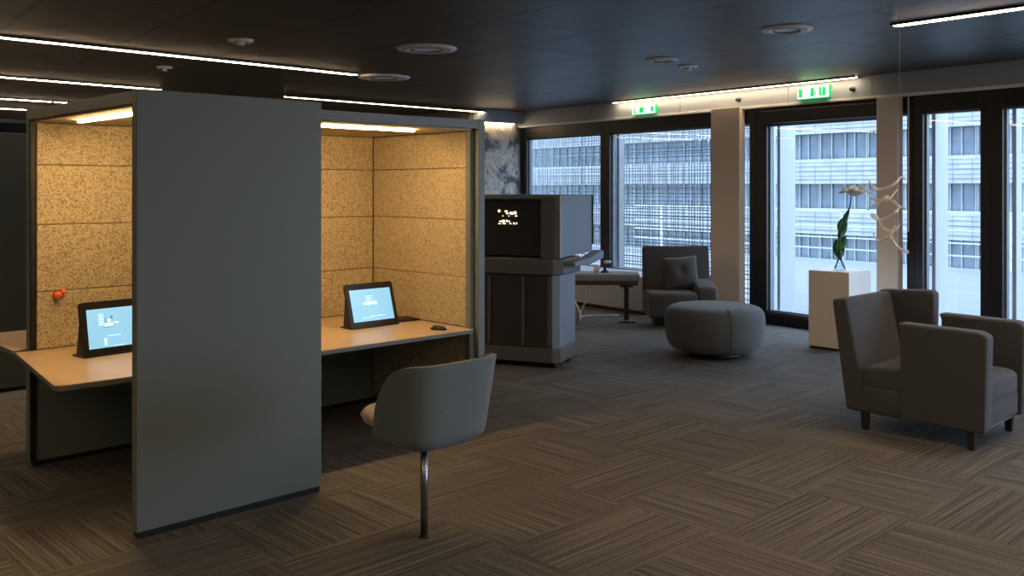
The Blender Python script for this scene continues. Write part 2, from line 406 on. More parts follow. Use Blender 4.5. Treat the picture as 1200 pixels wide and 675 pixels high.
# ------------------------------------------------------------------ mural on the back wall
mm = Matrix.Translation(corner) @ Matrix.Rotation(math.atan2(d2[1], d2[0]), 4, 'Z')
bm = bmesh.new(); box(bm, .09, .93, -.0, .03, .9, 2.56, r=.003)
for k in range(60):
    x = random.uniform(.12, .80); z = random.uniform(1.2, 2.4); w = random.uniform(.02, .11); h = random.uniform(.02, .08)
    box(bm, x, x+w, .03, .03+random.uniform(.008, .02), z, z+h)
bm.transform(mm); tag(finish(bm, 'wall_mural', 'mural'), 'grey and beige relief map mural on the back wall above the kiosk', 'mural')
bm = bmesh.new(); box(bm, .0, .94, .0, .12, 2.60, CEIL); bm.transform(mm); struct(finish(bm, 'trim_5', 'bulk'))
bm = bmesh.new(); box(bm, .25, .85, .06, .09, 2.575, 2.60); bm.transform(mm)
tag(finish(bm, 'wall_washer_light', 'tube_soft'), 'short warm light strip washing the relief mural from above', 'light')

# ------------------------------------------------------------------ ceiling lights and fittings
def strip(x0, y0, x1, y1, label, z=CEIL, w=.032, tm='tube', group='warm linear lights on the dark ceiling'):
    L = math.hypot(x1-x0, y1-y0); th = thing('linear_ceiling_light', label, 'ceiling light', ((x0+x1)/2, (y0+y1)/2, z), math.atan2(y1-y0, x1-x0), group)
    bm = bmesh.new(); box(bm, -L/2-.02, L/2+.02, -w-.010, -w-.001, -.018, -.001); box(bm, -L/2-.02, L/2+.02, w+.001, w+.010, -.018, -.001); box(bm, -L/2-.02, L/2+.02, -w-.001, w+.001, -.006, -.001)
    finish(bm, 'light_channel', 'black_plastic', th)
    bx('light_diffuser', tm, th, -L/2, L/2, -w, w, -.021, -.0065, r=.003)
strip(-2.6, 3.70, 3.84, 3.86, 'longest warm ceiling strip, running left above the grey booth')
strip(-1.5, 6.50, 3.0, 6.72, 'warm ceiling strip just behind the booth top left corner')
strip(-.6, 9.28, 2.58, 9.28, 'far left warm ceiling strip ending in a small gap')
strip(2.64, 9.28, 4.3, 9.28, 'short warm strip continuing right after the small gap')
strip(.3, 10.93, 3.6, 10.93, 'farthest warm ceiling strip at the left edge, just over the booth roof')
strip(4.4, 6.22, 7.80, 6.24, 'warm ceiling strip just above the right-hand booth opening', z=2.765, tm='tube_soft')
strip(8.24, 4.05, 7.80, .36, 'warm ceiling strip running beside the bulkhead above the exit signs', tm='tube_soft')
strip(4.98, -1.30, 4.72, -4.6, 'warm ceiling strip at the upper right corner of the room')
strip(-5.5, -4.4, -2.9, -4.4, 'added warm fill strip behind the viewpoint, over the left aisle', group='added fill strips out of view')  # this and the following out-of-view strips are added to brighten the room
strip(-2.2, -6.4, .8, -6.5, 'added warm fill strip directly behind the viewpoint', group='added fill strips out of view')
strip(2.45, -1.7, 2.22, -3.9, 'added warm fill strip out of view over the open carpet', group='added fill strips out of view')  # unseen strip added to light plinth, columns, armchair and floor
strip(-4.5, -1.0, -1.9, -1.0, 'added warm fill strip behind the viewpoint on the left', group='added fill strips out of view')
strip(0.6, -4.9, 3.0, -5.0, 'added warm fill strip out of view on the right', group='added fill strips out of view')

def disc(x, y, r, label, name='ceiling_diffuser', cat='ceiling vent', slots=True):
    th = thing(name, label, cat, (x, y, CEIL))
    bm = bmesh.new(); lathe(bm, [(0, -.012), (r*.55, -.012), (r*.6, -.02), (r*.95, -.016), (r, -.006), (r, 0), (0, 0)], 40); finish(bm, 'rim', 'fix', th, True)
    bm = bmesh.new()
    lathe(bm, [(r*.50, -.0125), (r*.50, -.020), (r*.53, -.020), (r*.53, -.0125)], 40)
    if slots: lathe(bm, [(r*.76, -.0165), (r*.76, -.021), (r*.78, -.021), (r*.78, -.0165)], 40)
    finish(bm, 'slot_ring', 'fixdark', th, True)
    if not slots:
        bm = bmesh.new(); lathe(bm, [(0, -.045), (r*.3, -.042), (r*.4, -.012)], 24); finish(bm, 'sensor_dome', 'fix', th, True)
disc(1.916, 2.67, .10, 'small round white smoke detector above the longest ceiling strip', 'smoke_detector', 'smoke detector', False)
disc(2.19, 4.731, .075, 'smallest round detector between the two left ceiling strips', 'smoke_detector', 'smoke detector', False)
disc(3.276, 1.986, .26, 'wide white ceiling vent nearest, above the booth opening')
disc(4.24, 3.915, .28, 'wide pale ceiling vent at the end of the longest ceiling strip')
disc(4.604, -.645, .19, 'bright white ceiling vent toward the upper right of the ceiling')
disc(5.27, 1.003, .15, 'medium white ceiling vent left of a tiny detector')
disc(5.83, 1.107, .10, 'tiny ceiling detector beside the medium white vent', 'smoke_detector', 'smoke detector', False)

# ------------------------------------------------------------------ booth (pod)
pod = thing('office_booth', 'large grey two-seat acoustic booth with glowing felt-lined interior and tall blank front panel', 'booth')
TP = 2.052
bx('front_panel', 'paint', pod, 0, .975, 0, .055, .03, TP, r=.004)
bx('plinth', 'black', pod, .01, .965, .004, .05, 0, .03)
bx('divider', 'paint', pod, .80, .86, .055, 1.495, .03, 1.975)
bx('rear_panel', 'paint', pod, 0, 2.45, 1.52, 1.575, .03, TP, r=.003)
bx('plinth', 'black', pod, .03, 2.44, 1.525, 1.57, 0, .03)
bx('side_panel', 'paint', pod, 2.395, 2.452, .345, 1.52, .03, TP, r=.004)
bx('plinth', 'black', pod, 2.4, 2.448, .39, 1.5, 0, .03)
bx('door_post', 'paint', pod, 2.355, 2.394, .385, .43, .03, 1.975, r=.003)
# roof: L-shaped slab with a grey rim and an ochre underside
rp = [(0, .055), (.975, .055), (.975, .345), (2.395, .345), (2.395, 1.52), (0, 1.52)]
bm = bmesh.new(); prism(bm, rp, 1.99, 2.045); roof = finish(bm, 'roof', 'paint_edge', pod)
bm = bmesh.new(); prism(bm, [(.02, .06), (.97, .06), (.97, .365), (2.35, .365), (2.35, 1.50), (.02, 1.50)], 1.976, 1.989); finish(bm, 'roof_lining', 'pod_ceiling', roof)
# felt tiles on the rear wall and side wall
rows = [(.672, 1.0), (1.003, 1.385), (1.388, 1.73), (1.733, 1.972)]
for (a, b) in rows:
    for (x0, x1) in ((.035, .797), (.863, 2.372)):
        bx('felt_panel', 'felt', pod, x0, x1, 1.496, 1.519, a, b, r=.006, seg=2)
    bx('felt_panel', 'felt', pod, 2.372, 2.394, .432, 1.492, a, b, r=.006, seg=2)
bx('felt_panel', 'felt', pod, 2.372, 2.394, .432, 1.50, .06, .643, r=.006)
bx('end_trim', 'black', pod, .004, .03, 1.50, 1.519, .03, 1.985)
# pod lights
for (a, b, c, d, nm) in ((.145, .175, .10, 1.17, 'left'), (.90, 2.015, .535, .565, 'right')):
    bm = bmesh.new(); box(bm, a, b, c, d, 1.962, 1.975, r=.003); finish(bm, 'light_strip', 'podtube', pod)
# desks
def rounded(pts, idx, r, n=8):
    out = []
    for i, p in enumerate(pts):
        if i in idx:
            P = Vector(p); A = Vector(pts[i-1]); B = Vector(pts[(i+1) % len(pts)])
            a = P+(A-P).normalized()*r; b = P+(B-P).normalized()*r
            for k in range(n+1):
                t = k/n; q = a*(1-t)**2+P*2*t*(1-t)+b*t*t; out.append((q.x, q.y))
        else: out.append(tuple(p))
    return out
def desk(pts):
    bm = bmesh.new(); prism(bm, pts, .645, .6665); d = finish(bm, 'desk', 'desk_edge', pod)
    bm = bmesh.new(); prism(bm, pts, .667, .671); finish(bm, 'desk_surface', 'desk', d)
    return d
desk(rounded([(.797, .346), (-.225, .385), (-.080, 1.495), (.797, 1.495)], (1,), .05))
desk([(.865, .346), (2.352, .346), (2.352, .43), (2.371, .432), (2.371, 1.495), (.865, 1.495)])
desk(rounded([(-.07, 1.58), (-.075, 2.35), (2.4, 2.35), (2.4, 1.58)], (1,), .08))
# rear workplace behind the rear panel (only a desk corner peeks out)
bx('rear_side_panel', 'paint', pod, 2.395, 2.45, 1.577, 2.6, .03, TP, r=.004)
bx('rear_leg', 'paint', pod, .5, .55, 1.577, 2.25, .0, .644, r=.003)

# neighbouring booth seen at the left edge
p2 = thing('office_booth', 'dark grey booth panel partly visible at the far left edge behind the main booth', 'booth', (-1.0, 3.77, 0))
bx('front_panel', 'paint', p2, 0, 1.9, 0, .055, .03, 2.03, r=.004)
bx('plinth', 'black', p2, .01, 1.89, .004, .05, 0, .03)
bx('dark_gap_strip', 'black', p2, .0, 1.9, .006, .05, 2.03, 2.11)  # solid black strip stands for the dark gap under the roof
bx('side_panel', 'paint', p2, 0, .055, .056, 1.5, .03, 2.05, r=.004)
bx('roof', 'paint_edge', p2, -.01, 1.91, -.0, 1.5, 2.11, 2.14)

# orange marker on left felt
bm = bmesh.new()
lathe(bm, [(0, -.017), (.012, -.014), (.019, 0), (.012, .014), (0, .017)], 16, Matrix.Rotation(PI/2, 4, 'X'))
lathe(bm, [(0, -.010), (.009, -.008), (.012, 0), (.009, .008), (0, .010)], 16, Matrix.Translation((.026, 0, .012)) @ Matrix.Rotation(PI/2, 4, 'X'))
bm.transform(Matrix.Scale(1.35, 4))
tag(finish(bm, 'felt_clip', 'orange', None, True, (.135, 1.470, .982)), 'small bright orange clip on the felt wall above the left desk', 'clip')

# ------------------------------------------------------------------ desk screens
def monitor(x, y, rz, w, h, lean, label, kind):
    th = thing('desk_display', label, 'computer screen', (x, y, .672), rz, 'black desk displays in the booth')
    # tilted slab: local x along width from left, leans toward +y
    ang = math.atan2(lean, h); R_ = Matrix.Translation((0, .012, .0)) @ Matrix.Rotation(-ang, 4, 'X')
    Hh = math.hypot(lean, h)
    bm = bmesh.new(); prism(bm, rounded([(0, .0), (w, .0), (w, Hh), (0, Hh)], (2, 3), .018), -.006, .012, 'y', mtx=R_); finish(bm, 'bezel', 'black_plastic', th)
    bw = w*.075
    bm = bmesh.new(); box(bm, bw, w-bw, -.0085, -.0062, Hh*.14, Hh*.86, mtx=R_); sc = finish(bm, 'screen', 'screen', th)
    bm = bmesh.new(); bd = bmesh.new()
    def m(b_, a0, a1, c0, c1): box(b_, bw+(w-2*bw)*a0, bw+(w-2*bw)*a1, -.0095, -.0087, Hh*(.14+.72*c0), Hh*(.14+.72*c1), mtx=R_)
    if kind == 1:
        m(bm, .30, .62, .50, .60)
        for i in range(5): m(bm, .36, .36+random.uniform(.1, .2), .64+i*.035, .65+i*.035)
        m(bm, .42, .8, .14, .155); m(bm, .2, .45, .10, .11)
        m(bd, .32, .38, .48, .52); m(bd, .44, .58, .505, .53); m(bd, .38, .5, .84, .85)
    else:
        for i in range(7): m(bm, .16, .23, .58+i*.045, .60+i*.045)
        m(bm, .24, .36, .54, .62); m(bm, .27, .33, .66, .72); m(bm, .38, .44, .6, .64)
        m(bm, .27, .46, .285, .30); m(bm, .22, .25, .06, .24); m(bm, .34, .5, .02, .035)
        m(bd, .22, .38, .51, .525); m(bd, .33, .36, .72, .80); m(bd, .25, .27, .63, .74)
    finish(bm, 'screen_graphics', 'screen_white', sc); finish(bd, 'screen_marks', 'screen_dark', sc)
    # wedge body behind
    bm = bmesh.new(); prism(bm, [(.024, 0), (.135, 0), (.12, .012), (lean+.012, h*.96)], .012, w-.012, 'x', r=.004); finish(bm, 'rear_housing', 'housing', th)
    bx('stand_foot', 'black_plastic', th, .0, w, .0, .14, .0, .008, r=.003)
monitor(.128, 1.02, rad(6), .47, .295, .055, 'black screen with pale blue display on the left desk, partly behind the panel', 0)
monitor(1.757, .868, rad(0), .385, .285, .085, 'black screen with pale blue display on the right desk', 1)

kb = thing('keypad', 'flat black keyboard beside the right desk screen', 'keyboard', (2.20, 1.02, .6715), rad(-8))
bx('base', 'black_plastic', kb, -.06, .17, -.085, .085, .0, .012, r=.004)
bm = bmesh.new()
for i in range(9):
    for j in range(5): box(bm, -.05+i*.0235, -.031+i*.0235, -.075+j*.031, -.05+j*.031, .0125, .0155)
finish(bm, 'keys', 'housing', kb)
ms = thing('mouse', 'black computer mouse near the front edge of right desk', 'mouse', (2.175, .49, .6715), rad(20))
bm = bmesh.new(); lathe(bm, [(0, .026), (.02, .024), (.032, .014), (.036, .003), (.034, 0), (0, 0)], 24, sx=1, sy=1.7); finish(bm, 'body', 'black_plastic', ms, True)
bx('wheel', 'housing', ms, -.003, .003, .022, .038, .020, .027, r=.001)

# ------------------------------------------------------------------ tub chair
ch = thing('tub_chair', 'blue-grey upholstered tub chair with beige seat on a single metal stem', 'chair', (1.02, -.835, 0), rad(0))
def shell_surface():
    bm = bmesh.new(); nphi, nt_ = 48, 12; grid = []
    for i in range(nphi+1):
        u = -1+2*i/nphi                     # -1 left arm front ... 0 back ... +1 right arm front
        a = u*rad(112)
        sx, sy = math.sin(a), -math.cos(a)
        k = (abs(sx)**4.2+abs(sy)**4.2)**(-1/4.2)
        q = max(0, (abs(u)-.36)/.64)
        top = .815 if q == 0 else .47+.345*math.sqrt(max(0, 1-q**2.3))
        row = []
        for j in range(nt_+1):
            t = j/nt_
            z = .425+(top-.425)*t
            rr = (.175+.055*(1-(1-min(1, (z-.425)/.05))**2.4))*(1+.12*t)
            x = sx*k*rr*1.0+.03*t*(1+u); y = sy*k*rr*.86
            row.append(bm.verts.new((x, y, z)))
        grid.append(row)
    for a, b in zip(grid, grid[1:]):
        for j in range(nt_): bm.faces.new((a[j], b[j], b[j+1], a[j+1]))
    # floor of the shell
    bm.faces.new([g[0] for g in grid])
    return bm
sh = finish(shell_surface(), 'shell', 'shell', ch, True)
md = sh.modifiers.new('solid', 'SOLIDIFY'); md.thickness = .026; md.offset = -1
md = sh.modifiers.new('bev', 'BEVEL'); md.width = .008; md.segments = 3; md.limit_method = 'ANGLE'; md.angle_limit = rad(50)
bm = bmesh.new(); t = bmesh.new()
lathe(bm, [(0, .450), (.165, .450), (.20, .462), (.212, .485), (.195, .508), (.12, .520), (0, .522)], 48, Matrix.Translation((0, .15, .025)), sx=.93, sy=1.30)
finish(bm, 'seat', 'seatc', ch, True)['label'] = 'beige seat pad'
bm = bmesh.new(); tube(bm, [(-.055, -.04, .012), (-.055, -.04, .432)], .017, 16); finish(bm, 'stem', 'chrome', ch, True)['label'] = 'shiny metal stem'
bm = bmesh.new(); lathe(bm, [(0, .395), (.05, .4), (.085, .43), (0, .432)], 24); finish(bm, 'seat_plate', 'legblack', ch, True, (-.03, -.02, 0))
bm = bmesh.new(); lathe(bm, [(0, 0), (.024, 0), (.026, .006), (.022, .013), (0, .013)], 24); finish(bm, 'foot', 'legblack', ch, True, (-.055, -.04, 0))

# ------------------------------------------------------------------ armchairs
def armchair(label, loc, rz):
    th = thing('armchair', label, 'armchair', loc, rz, 'charcoal armchairs')
    W, D = .78, .86     # x 0..W, y 0 (back) .. -D (front)
    bm = bmesh.new(); box(bm, .015, W-.015, -D+.01, -.07, .125, .30, r=.03, seg=4); finish(bm, 'base', 'felt_grey', th, True)
    bm = bmesh.new(); prism(bm, [(-.10, .28), (-D+.0, .28), (-D+.0, .405), (-D+.05, .43), (-.4, .44), (-.10, .42)], .02, W-.14, 'x', r=.035, seg=4); finish(bm, 'seat', 'felt_grey', th, True)
    # back, leaning; profile in (y, z)
    bm = bmesh.new(); prism(bm, [(-.145, .125), (-.0, .125), (.10, .85), (.0, .86)], .0, W-.02, 'x', r=.022, seg=4); finish(bm, 'backrest', 'felt_grey', th, True)
    # corner wing on the far side, rising slightly
    bm = bmesh.new(); prism(bm, [(-.03, .13), (-.27, .13), (-.30, .60), (-.305, .87), (-.27, .885), (.085, .865)], W-.10, W+.01, 'x', r=.025, seg=4); finish(bm, 'side_wing', 'felt_grey', th, True)
    for x0, ya in ((.0, -.36), (W-.12, -.36)):
        bm = bmesh.new(); prism(bm, [(ya, .122), (-D-.01, .122), (-D-.025, .70), (-D+.02, .728), (ya+.02, .735), (ya, .70)], x0, x0+.13, 'x', r=.024, seg=4); finish(bm, 'armrest', 'felt_grey', th, True)
    for (x, y) in ((.06, -.11), (.06, -D+.08), (W-.07, -.11), (W-.07, -D+.08)):
        bm = bmesh.new(); t = bmesh.new()
        prism(bm, [(x-.026, y-.026), (x+.026, y-.026), (x+.026, y+.026), (x-.026, y+.026)], 0, .135, r=.004); 
        for v in bm.verts:
            k = .72+.28*v.co.z/.13; v.co.x = x+(v.co.x-x)*k; v.co.y = y+(v.co.y-y)*k
        finish(bm, 'leg', 'legblack', th)
    bm = bmesh.new(); tube(bm, [(.03, -.06, .127), (.03, -D+.02, .127)], .006); tube(bm, [(.03, -D+.02, .127), (W-.04, -D+.02, .127)], .006); finish(bm, 'piping', 'legblack', th)
    return th
armchair('charcoal fabric armchair with low arms and tall two-piece back, on carpet by the windows', (4.19, -1.31, 0), 0)
armchair('dark armchair barely showing at the right edge of the picture', (5.96, -1.95, 0), 0)

# ------------------------------------------------------------------ ottoman
ot = thing('ottoman', 'round grey upholstered ottoman on the carpet before the windows', 'ottoman', (5.86, .83, 0))
prof = [(0, .055), (.33, .055), (.385, .065), (.43, .10), (.452, .15), (.468, .23), (.474, .32), (.472, .39), (.455, .44), (.42, .468), (.36, .482), (.25, .49), (0, .492)]
bm = bmesh.new(); lathe(bm, prof, 64); o = finish(bm, 'cushion', 'pouf', ot, True); subsurf(o, 1)
bm = bmesh.new(); lathe(bm, [(0, 0), (.24, 0), (.24, .03), (.2, .054), (0, .054)], 40); finish(bm, 'swivel_base', 'legblack', ot, True)
bm = bmesh.new()
for a in (-128, -10, 110):
    ps = [((r+.002)*math.cos(rad(a)), (r+.002)*math.sin(rad(a)), z) for r, z in prof[2:11]]
    tube(bm, ps, .0028, 6)
finish(bm, 'seam', 'legblack', ot)

# ------------------------------------------------------------------ display plinth and orchid
pl = thing('display_plinth', 'white rectangular display plinth with a flower vase on top', 'plinth', (6.915, 0, 0))
bx('body', 'plinth', pl, 0, .47, 0, .425, .02, .775, r=.003)
bx('base', 'black', pl, .012, .458, .012, .413, 0, .02)
vx, vy, vz = 7.13, .20, .776
va = thing('flower_vase', 'clear cone-shaped vase holding tall green stems with a pale bloom on the plinth', 'vase', (vx, vy, vz))
bm = bmesh.new(); lathe(bm, [(0, 0), (.06, 0), (.062, .006), (.035, .08), (.016, .15), (.014, .15), (.033, .08), (.056, .010), (0, .010)], 28); finish(bm, 'vase_glass', 'clear', va, True)
def lv(lat, up, dep=0): return (lat*CS+dep*SN, -lat*SN+dep*CS, up)
fl = thing('orchid', 'tall green stems with broad leaves and a flat cream bloom, standing in the clear vase', 'flower', (vx, vy, vz))
bm = bmesh.new(); tube(bm, smooth_pts([lv(.05, .012), lv(.01, .12), lv(-.005, .30), lv(.035, .45), lv(.095, .62), lv(.115, .76)]), .010, 8, .6)
finish(bm, 'stem', 'stem', fl, True)
bm = bmesh.new(); tube(bm, smooth_pts([lv(-.05, .012), lv(-.02, .10), lv(.0, .28), lv(.03, .50), lv(.04, .56)]), .008, 8, .5); finish(bm, 'stem', 'stem', fl, True)
def leaf(base, tip, w, side):
    bm = bmesh.new(); n = 10; B = Vector(base); T = Vector(tip); d = T-B; s = Vector(side).normalized(); nrm = d.cross(s).normalized()
    A = []; C = []; Mv = []
    for i in range(n+1):
        t = i/n; p = B+d*t+nrm*.03*math.sin(PI*t); ww = w*math.sin(PI*min(1, t*.92+.06))**.7
        A.append(bm.verts.new(p+s*ww+nrm*.012)); C.append(bm.verts.new(p-s*ww+nrm*.012)); Mv.append(bm.verts.new(p))
    for i in range(n):
        bm.faces.new((A[i], A[i+1], Mv[i+1], Mv[i])); bm.faces.new((Mv[i], Mv[i+1], C[i+1], C[i]))
    o = finish(bm, 'leaf', 'leaf', fl, True); md = o.modifiers.new('s', 'SOLIDIFY'); md.thickness = .003
    return o
leaf(lv(.0, .12), lv(-.03, .31), .045, lv(1, .2)); leaf(lv(.0, .14), lv(.06, .34), .042, lv(1, -.2))
leaf(lv(.0, .30), lv(.075, .47), .038, lv(1, -.3)); leaf(lv(.02, .36), lv(.03, .52), .03, lv(1, 0, .4)); leaf(lv(.0, .10), lv(.05, .22), .03, lv(1, -.4))
leaf(lv(.05, .42), lv(.10, .62), .024, lv(1, -.3))
# bloom: wide flat cluster of petals
for k in range(9):
    a = 2*PI*k/9; bm = bmesh.new()
    lathe(bm, [(0, -.012), (.03, -.008), (.042, 0), (.03, .01), (0, .013)], 16, Matrix.Rotation(a, 4, 'Z') @ Matrix.Translation((.085, 0, .79+.012*(k % 3))) @ Matrix.Rotation(rad(18), 4, 'Y'), sx=2.0, sy=1.0)
    bm.transform(Matrix.Translation(lv(.15, 0))); finish(bm, 'petal', 'petal', fl, True)
bm = bmesh.new(); lathe(bm, [(0, .735), (.05, .75), (.09, .785), (.06, .815), (0, .825)], 20, Matrix.Translation(lv(.15, 0))); finish(bm, 'flower_head', 'petal', fl, True)

# hanging clear ribbon ornament on thin wire
hx, hy, _ = vw(454/1090*6.0, 6.0)
hg = thing('hanging_ornament', 'clear curled ribbon ornament hanging on a thin ceiling wire before the narrow cream column', 'ornament', (hx, hy, CEIL))
bm = bmesh.new(); tube(bm, [(0, 0, 0), (0, 0, -1.58)], .0016, 6); finish(bm, 'wire', 'wire', hg)
for k in range(7):
    n = 26; bm = bmesh.new(); z0 = -1.16-.065*k; L = random.uniform(.12, .26); prev = None
    ph = random.uniform(0, 6)
    for i in range(n+1):
        t = i/n; lat = -L*t*1.05+ (.0) if k % 3 else -L*t+.05
        up = z0+.045*math.sin(t*5+ph)+.02*t; dep = .03*math.sin(t*9+ph)
        a = bm.verts.new(lv(lat, up, dep)); b = bm.verts.new(lv(lat, up-.022, dep+.012*math.sin(t*14)))
        if prev: bm.faces.new((prev[0], a, b, prev[1]))
        prev = (a, b)
    o = finish(bm, 'ribbon', 'ribbon', hg, True); md = o.modifiers.new('s', 'SOLIDIFY'); md.thickness = .003

# ------------------------------------------------------------------ kiosk / copier unit
kx, ky, _ = vw(55/1090*8.17, 8.17)
kio = thing('multifunction_kiosk', 'bulky grey office copier kiosk with a dark glass front behind the booth', 'copier', (kx, ky, 0), rad(-65.9))
# local: x to the right along the front (front-right corner at 0,0), +y away from viewer
W = 1.0
bm = bmesh.new(); prism(bm, [(-W, 0), (-.06, 0), (0, .05), (0, .52), (-W, .52)], .05, .18, r=.008); finish(bm, 'base', 'kiosk', kio)
bm = bmesh.new(); prism(bm, [(-W+.01, .012), (-.065, .012), (-.012, .06), (-.012, .50), (-W+.01, .50)], .18, .83, r=.003); finish(bm, 'cabinet_body', 'kiosk_side', kio)
for a, b in ((-.95, -.645), (-.64, -.315), (-.31, -.07)):
    d = bx('door', 'kiosk_dark', kio, a, b, .0, .0115, .185, .825, r=.003)
    bx('handle_strip', 'kiosk', d, b-.035, b-.008, -.006, -.0005, .2, .81, r=.002)
bm = bmesh.new(); prism(bm, [(-W, -.03), (-.05, -.03), (.03, .04), (.03, .54), (-W, .54)], .83, .97, r=.012, seg=3); finish(bm, 'counter', 'kiosk', kio)
# upper body with recess
bm = bmesh.new()
box(bm, -.03, .0, .02, .98, .98, 1.535); box(bm, -W, -.03, .02, .98, 1.505, 1.535); box(bm, -W, -.03, .9, .98, .98, 1.505); box(bm, -W, -.03, .15, .9, .98, 1.504)
finish(bm, 'upper_body', 'kiosk_side', kio)
bx('front_frame', 'kiosk', kio, -.17, -.032, .0, .149, .972, 1.52, r=.004)
bx('front_frame', 'kiosk_dark', kio, -W, -.172, .02, .149, 1.49, 1.504)
gl = bx('display_glass', 'kiosk_glass', kio, -W, -.172, .10, .149, .985, 1.488)
bm = bmesh.new()
for k in range(26):
    x = random.uniform(-.62, -.44); z = random.choice((1.27, 1.29, 1.34, 1.36, 1.38)); w = random.uniform(.006, .03)
    box(bm, x, x+w, .094, .0985, z, z+random.uniform(.005, .02))
finish(bm, 'glass_marks', 'glow', gl)  # small emissive marks laid over the dark glass
bx('edge_trim', 'whitetrim', kio, -.0, .008, .022, .03, .98, 1.53)
bx('rear_edge', 'black', kio, -.03, .012, .981, 1.0, 1.05, 1.53)
bm = bmesh.new(); prism(bm, [(.05, .94), (.05, .975), (.5, .985), (.90, 1.03), (.95, 1.01), (.93, .95), (.5, .92)], .0, .10, 'x', r=.008); o = finish(bm, 'side_tray', 'kiosk_side', kio); o.location = (.035, 0, -.03)
for (x, y) in ((-.9, .06), (-.07, .09), (-.07, .45), (-.9, .45)):
    bm = bmesh.new(); lathe(bm, [(0, 0), (.028, 0), (.03, .01), (.03, .04), (.02, .049), (0, .049)], 16); finish(bm, 'foot', 'legblack', kio, True, (x, y, 0))

# ------------------------------------------------------------------ bench, cup, cable
bp_ = vw(135/1090*11.15, 11.15)
be = thing('bench', 'long grey upholstered bench with a black pedestal leg in front of the far windows', 'bench', (bp_[0], bp_[1], 0), -HEAD+rad(-4))
bx('cushion', 'bench', be, -1.15, .14, -.18, .22, .49, .58, r=.02, seg=3, smooth=True)
bx('bench_frame', 'kiosk_dark', be, -1.13, .12, -.16, .20, .445, .488, r=.006)
for x in (-.01, -1.0):
    bm = bmesh.new(); box(bm, x-.028, x+.028, -.03, .03, .02, .444, r=.004); box(bm, x-.08, x+.08, -.03, .03, .41, .4445, r=.004); lg = finish(bm, 'leg', 'legblack', be)
    bm = bmesh.new(); box(bm, x-.10, x+.10, -.16, .16, 0, .02, r=.006); finish(bm, 'foot_plate', 'legblack', lg)
bm = bmesh.new(); prism(bm, [(-.78, .0), (-.56, .0), (-.58, .14), (-.66, .30), (-.72, .444), (-.95, .444), (-.95, .0)], -.14, -.10, 'y', r=.004); finish(bm, 'end_panel', 'kiosk_side', be)
bm = bmesh.new(); tube(bm, smooth_pts([(-.555, -.15, .012), (-.572, -.15, .14), (-.65, -.15, .30), (-.72, -.15, .44)]), .010, 8); finish(bm, 'edge_strip', 'whitetrim', be, True)
q = vw(99/1090*11.2, 11.2)
cu = thing('cup', 'small white cup standing on the grey bench', 'cup', (q[0], q[1], .581))
bm = bmesh.new(); lathe(bm, [(0, 0), (.028, 0), (.036, .09), (.033, .09), (.026, .006), (0, .006)], 24); finish(bm, 'cup_body', 'ceramic', cu, True)
bm = bmesh.new(); tube(bm, smooth_pts([(.034, 0, .07), (.055, 0, .065), (.055, 0, .03), (.031, 0, .025)]), .004, 8); finish(bm, 'handle', 'ceramic', cu, True)
q = vw(109/1090*11.2, 11.2)
lb = thing('desk_lamp', 'small dark lamp with pale head on the grey bench beside the cup', 'lamp', (q[0], q[1], .581), -HEAD)
bm = bmesh.new(); lathe(bm, [(0, 0), (.05, 0), (.05, .012), (.02, .03), (.012, .12), (0, .12)], 20); finish(bm, 'base', 'legblack', lb, True)
bm = bmesh.new(); lathe(bm, [(0, -.02), (.02, -.015), (.03, .0), (.02, .015), (0, .02)], 16, Matrix.Translation((.03, 0, .125)), sx=1.8); finish(bm, 'lamp_head', 'ceramic', lb, True)
cb = [vw(90/1090*11.6, 11.42, .42), vw(86/1090*11.45, 11.45, .20), vw(80/1090*11.5, 11.5, .02), vw(92/1090*11.55, 11.55, .012), vw(125/1090*11.6, 11.6, .012)]
bm = bmesh.new(); tube(bm, smooth_pts(cb), .008, 8); tag(finish(bm, 'power_cable', 'whitetrim', None, True), 'thin white power cable hanging under the grey bench', 'cable')

# ------------------------------------------------------------------ lounge chair with pillow
q = vw(203/1090*10.5, 10.5)
lo = thing('lounge_chair', 'brown-grey boxy lounge chair with high back beside the broad cream column', 'lounge chair', (q[0], q[1], 0), -HEAD)
bx('base', 'legblack', lo, -.30, .30, .28, .55, 0, .12, r=.01)
bm = bmesh.new(); prism(bm, [(.03, .12), (.0, .16), (.0, .38), (.04, .415), (.50, .40), (.62, .12)], -.40, .14, 'x', r=.03, seg=4); finish(bm, 'seat', 'lounge', lo, True)
bm = bmesh.new(); prism(bm, [(.40, .14), (.62, .14), (.68, .90), (.55, .91)], -.40, .385, 'x', r=.03, seg=4); finish(bm, 'backrest', 'lounge', lo, True)
bm = bmesh.new(); prism(bm, [(.02, .12), (.02, .42), (.05, .47), (.25, .52), (.46, .53), (.58, .12)], .145, .37, 'x', r=.04, seg=4); finish(bm, 'armrest', 'lounge', lo, True)
pw = vw(198/1090*10.82, 10.82)
bm = bmesh.new()
n = 14; W_, H_ = .20, .19; top = []; bot = []
for i in range(n+1):
    ra = []; rb = []
    for j in range(n+1):
        u, v = -1+2*i/n, -1+2*j/n
        th_ = .075*((1-u*u)*(1-v*v))**.42
        dim = .03*math.exp(-((u)**2+(v-.1)**2)*14)
        pin = 1-.06*(1-abs(u))*(v*v)-.06*(1-abs(v))*(u*u)
        x = u*W_*pin; z = v*H_*pin
        ra.append(bm.verts.new((x, -max(0, th_-dim), z))); rb.append(bm.verts.new((x, th_, z)))
    top.append(ra); bot.append(rb)
for g in (top, bot):
    for i in range(n):
        for j in range(n): bm.faces.new((g[i][j], g[i+1][j], g[i+1][j+1], g[i][j+1]))
bmesh.ops.remove_doubles(bm, verts=bm.verts, dist=.0005)
bm.transform(Matrix.Rotation(rad(-12), 4, 'X') @ Matrix.Rotation(rad(-4), 4, 'Y'))
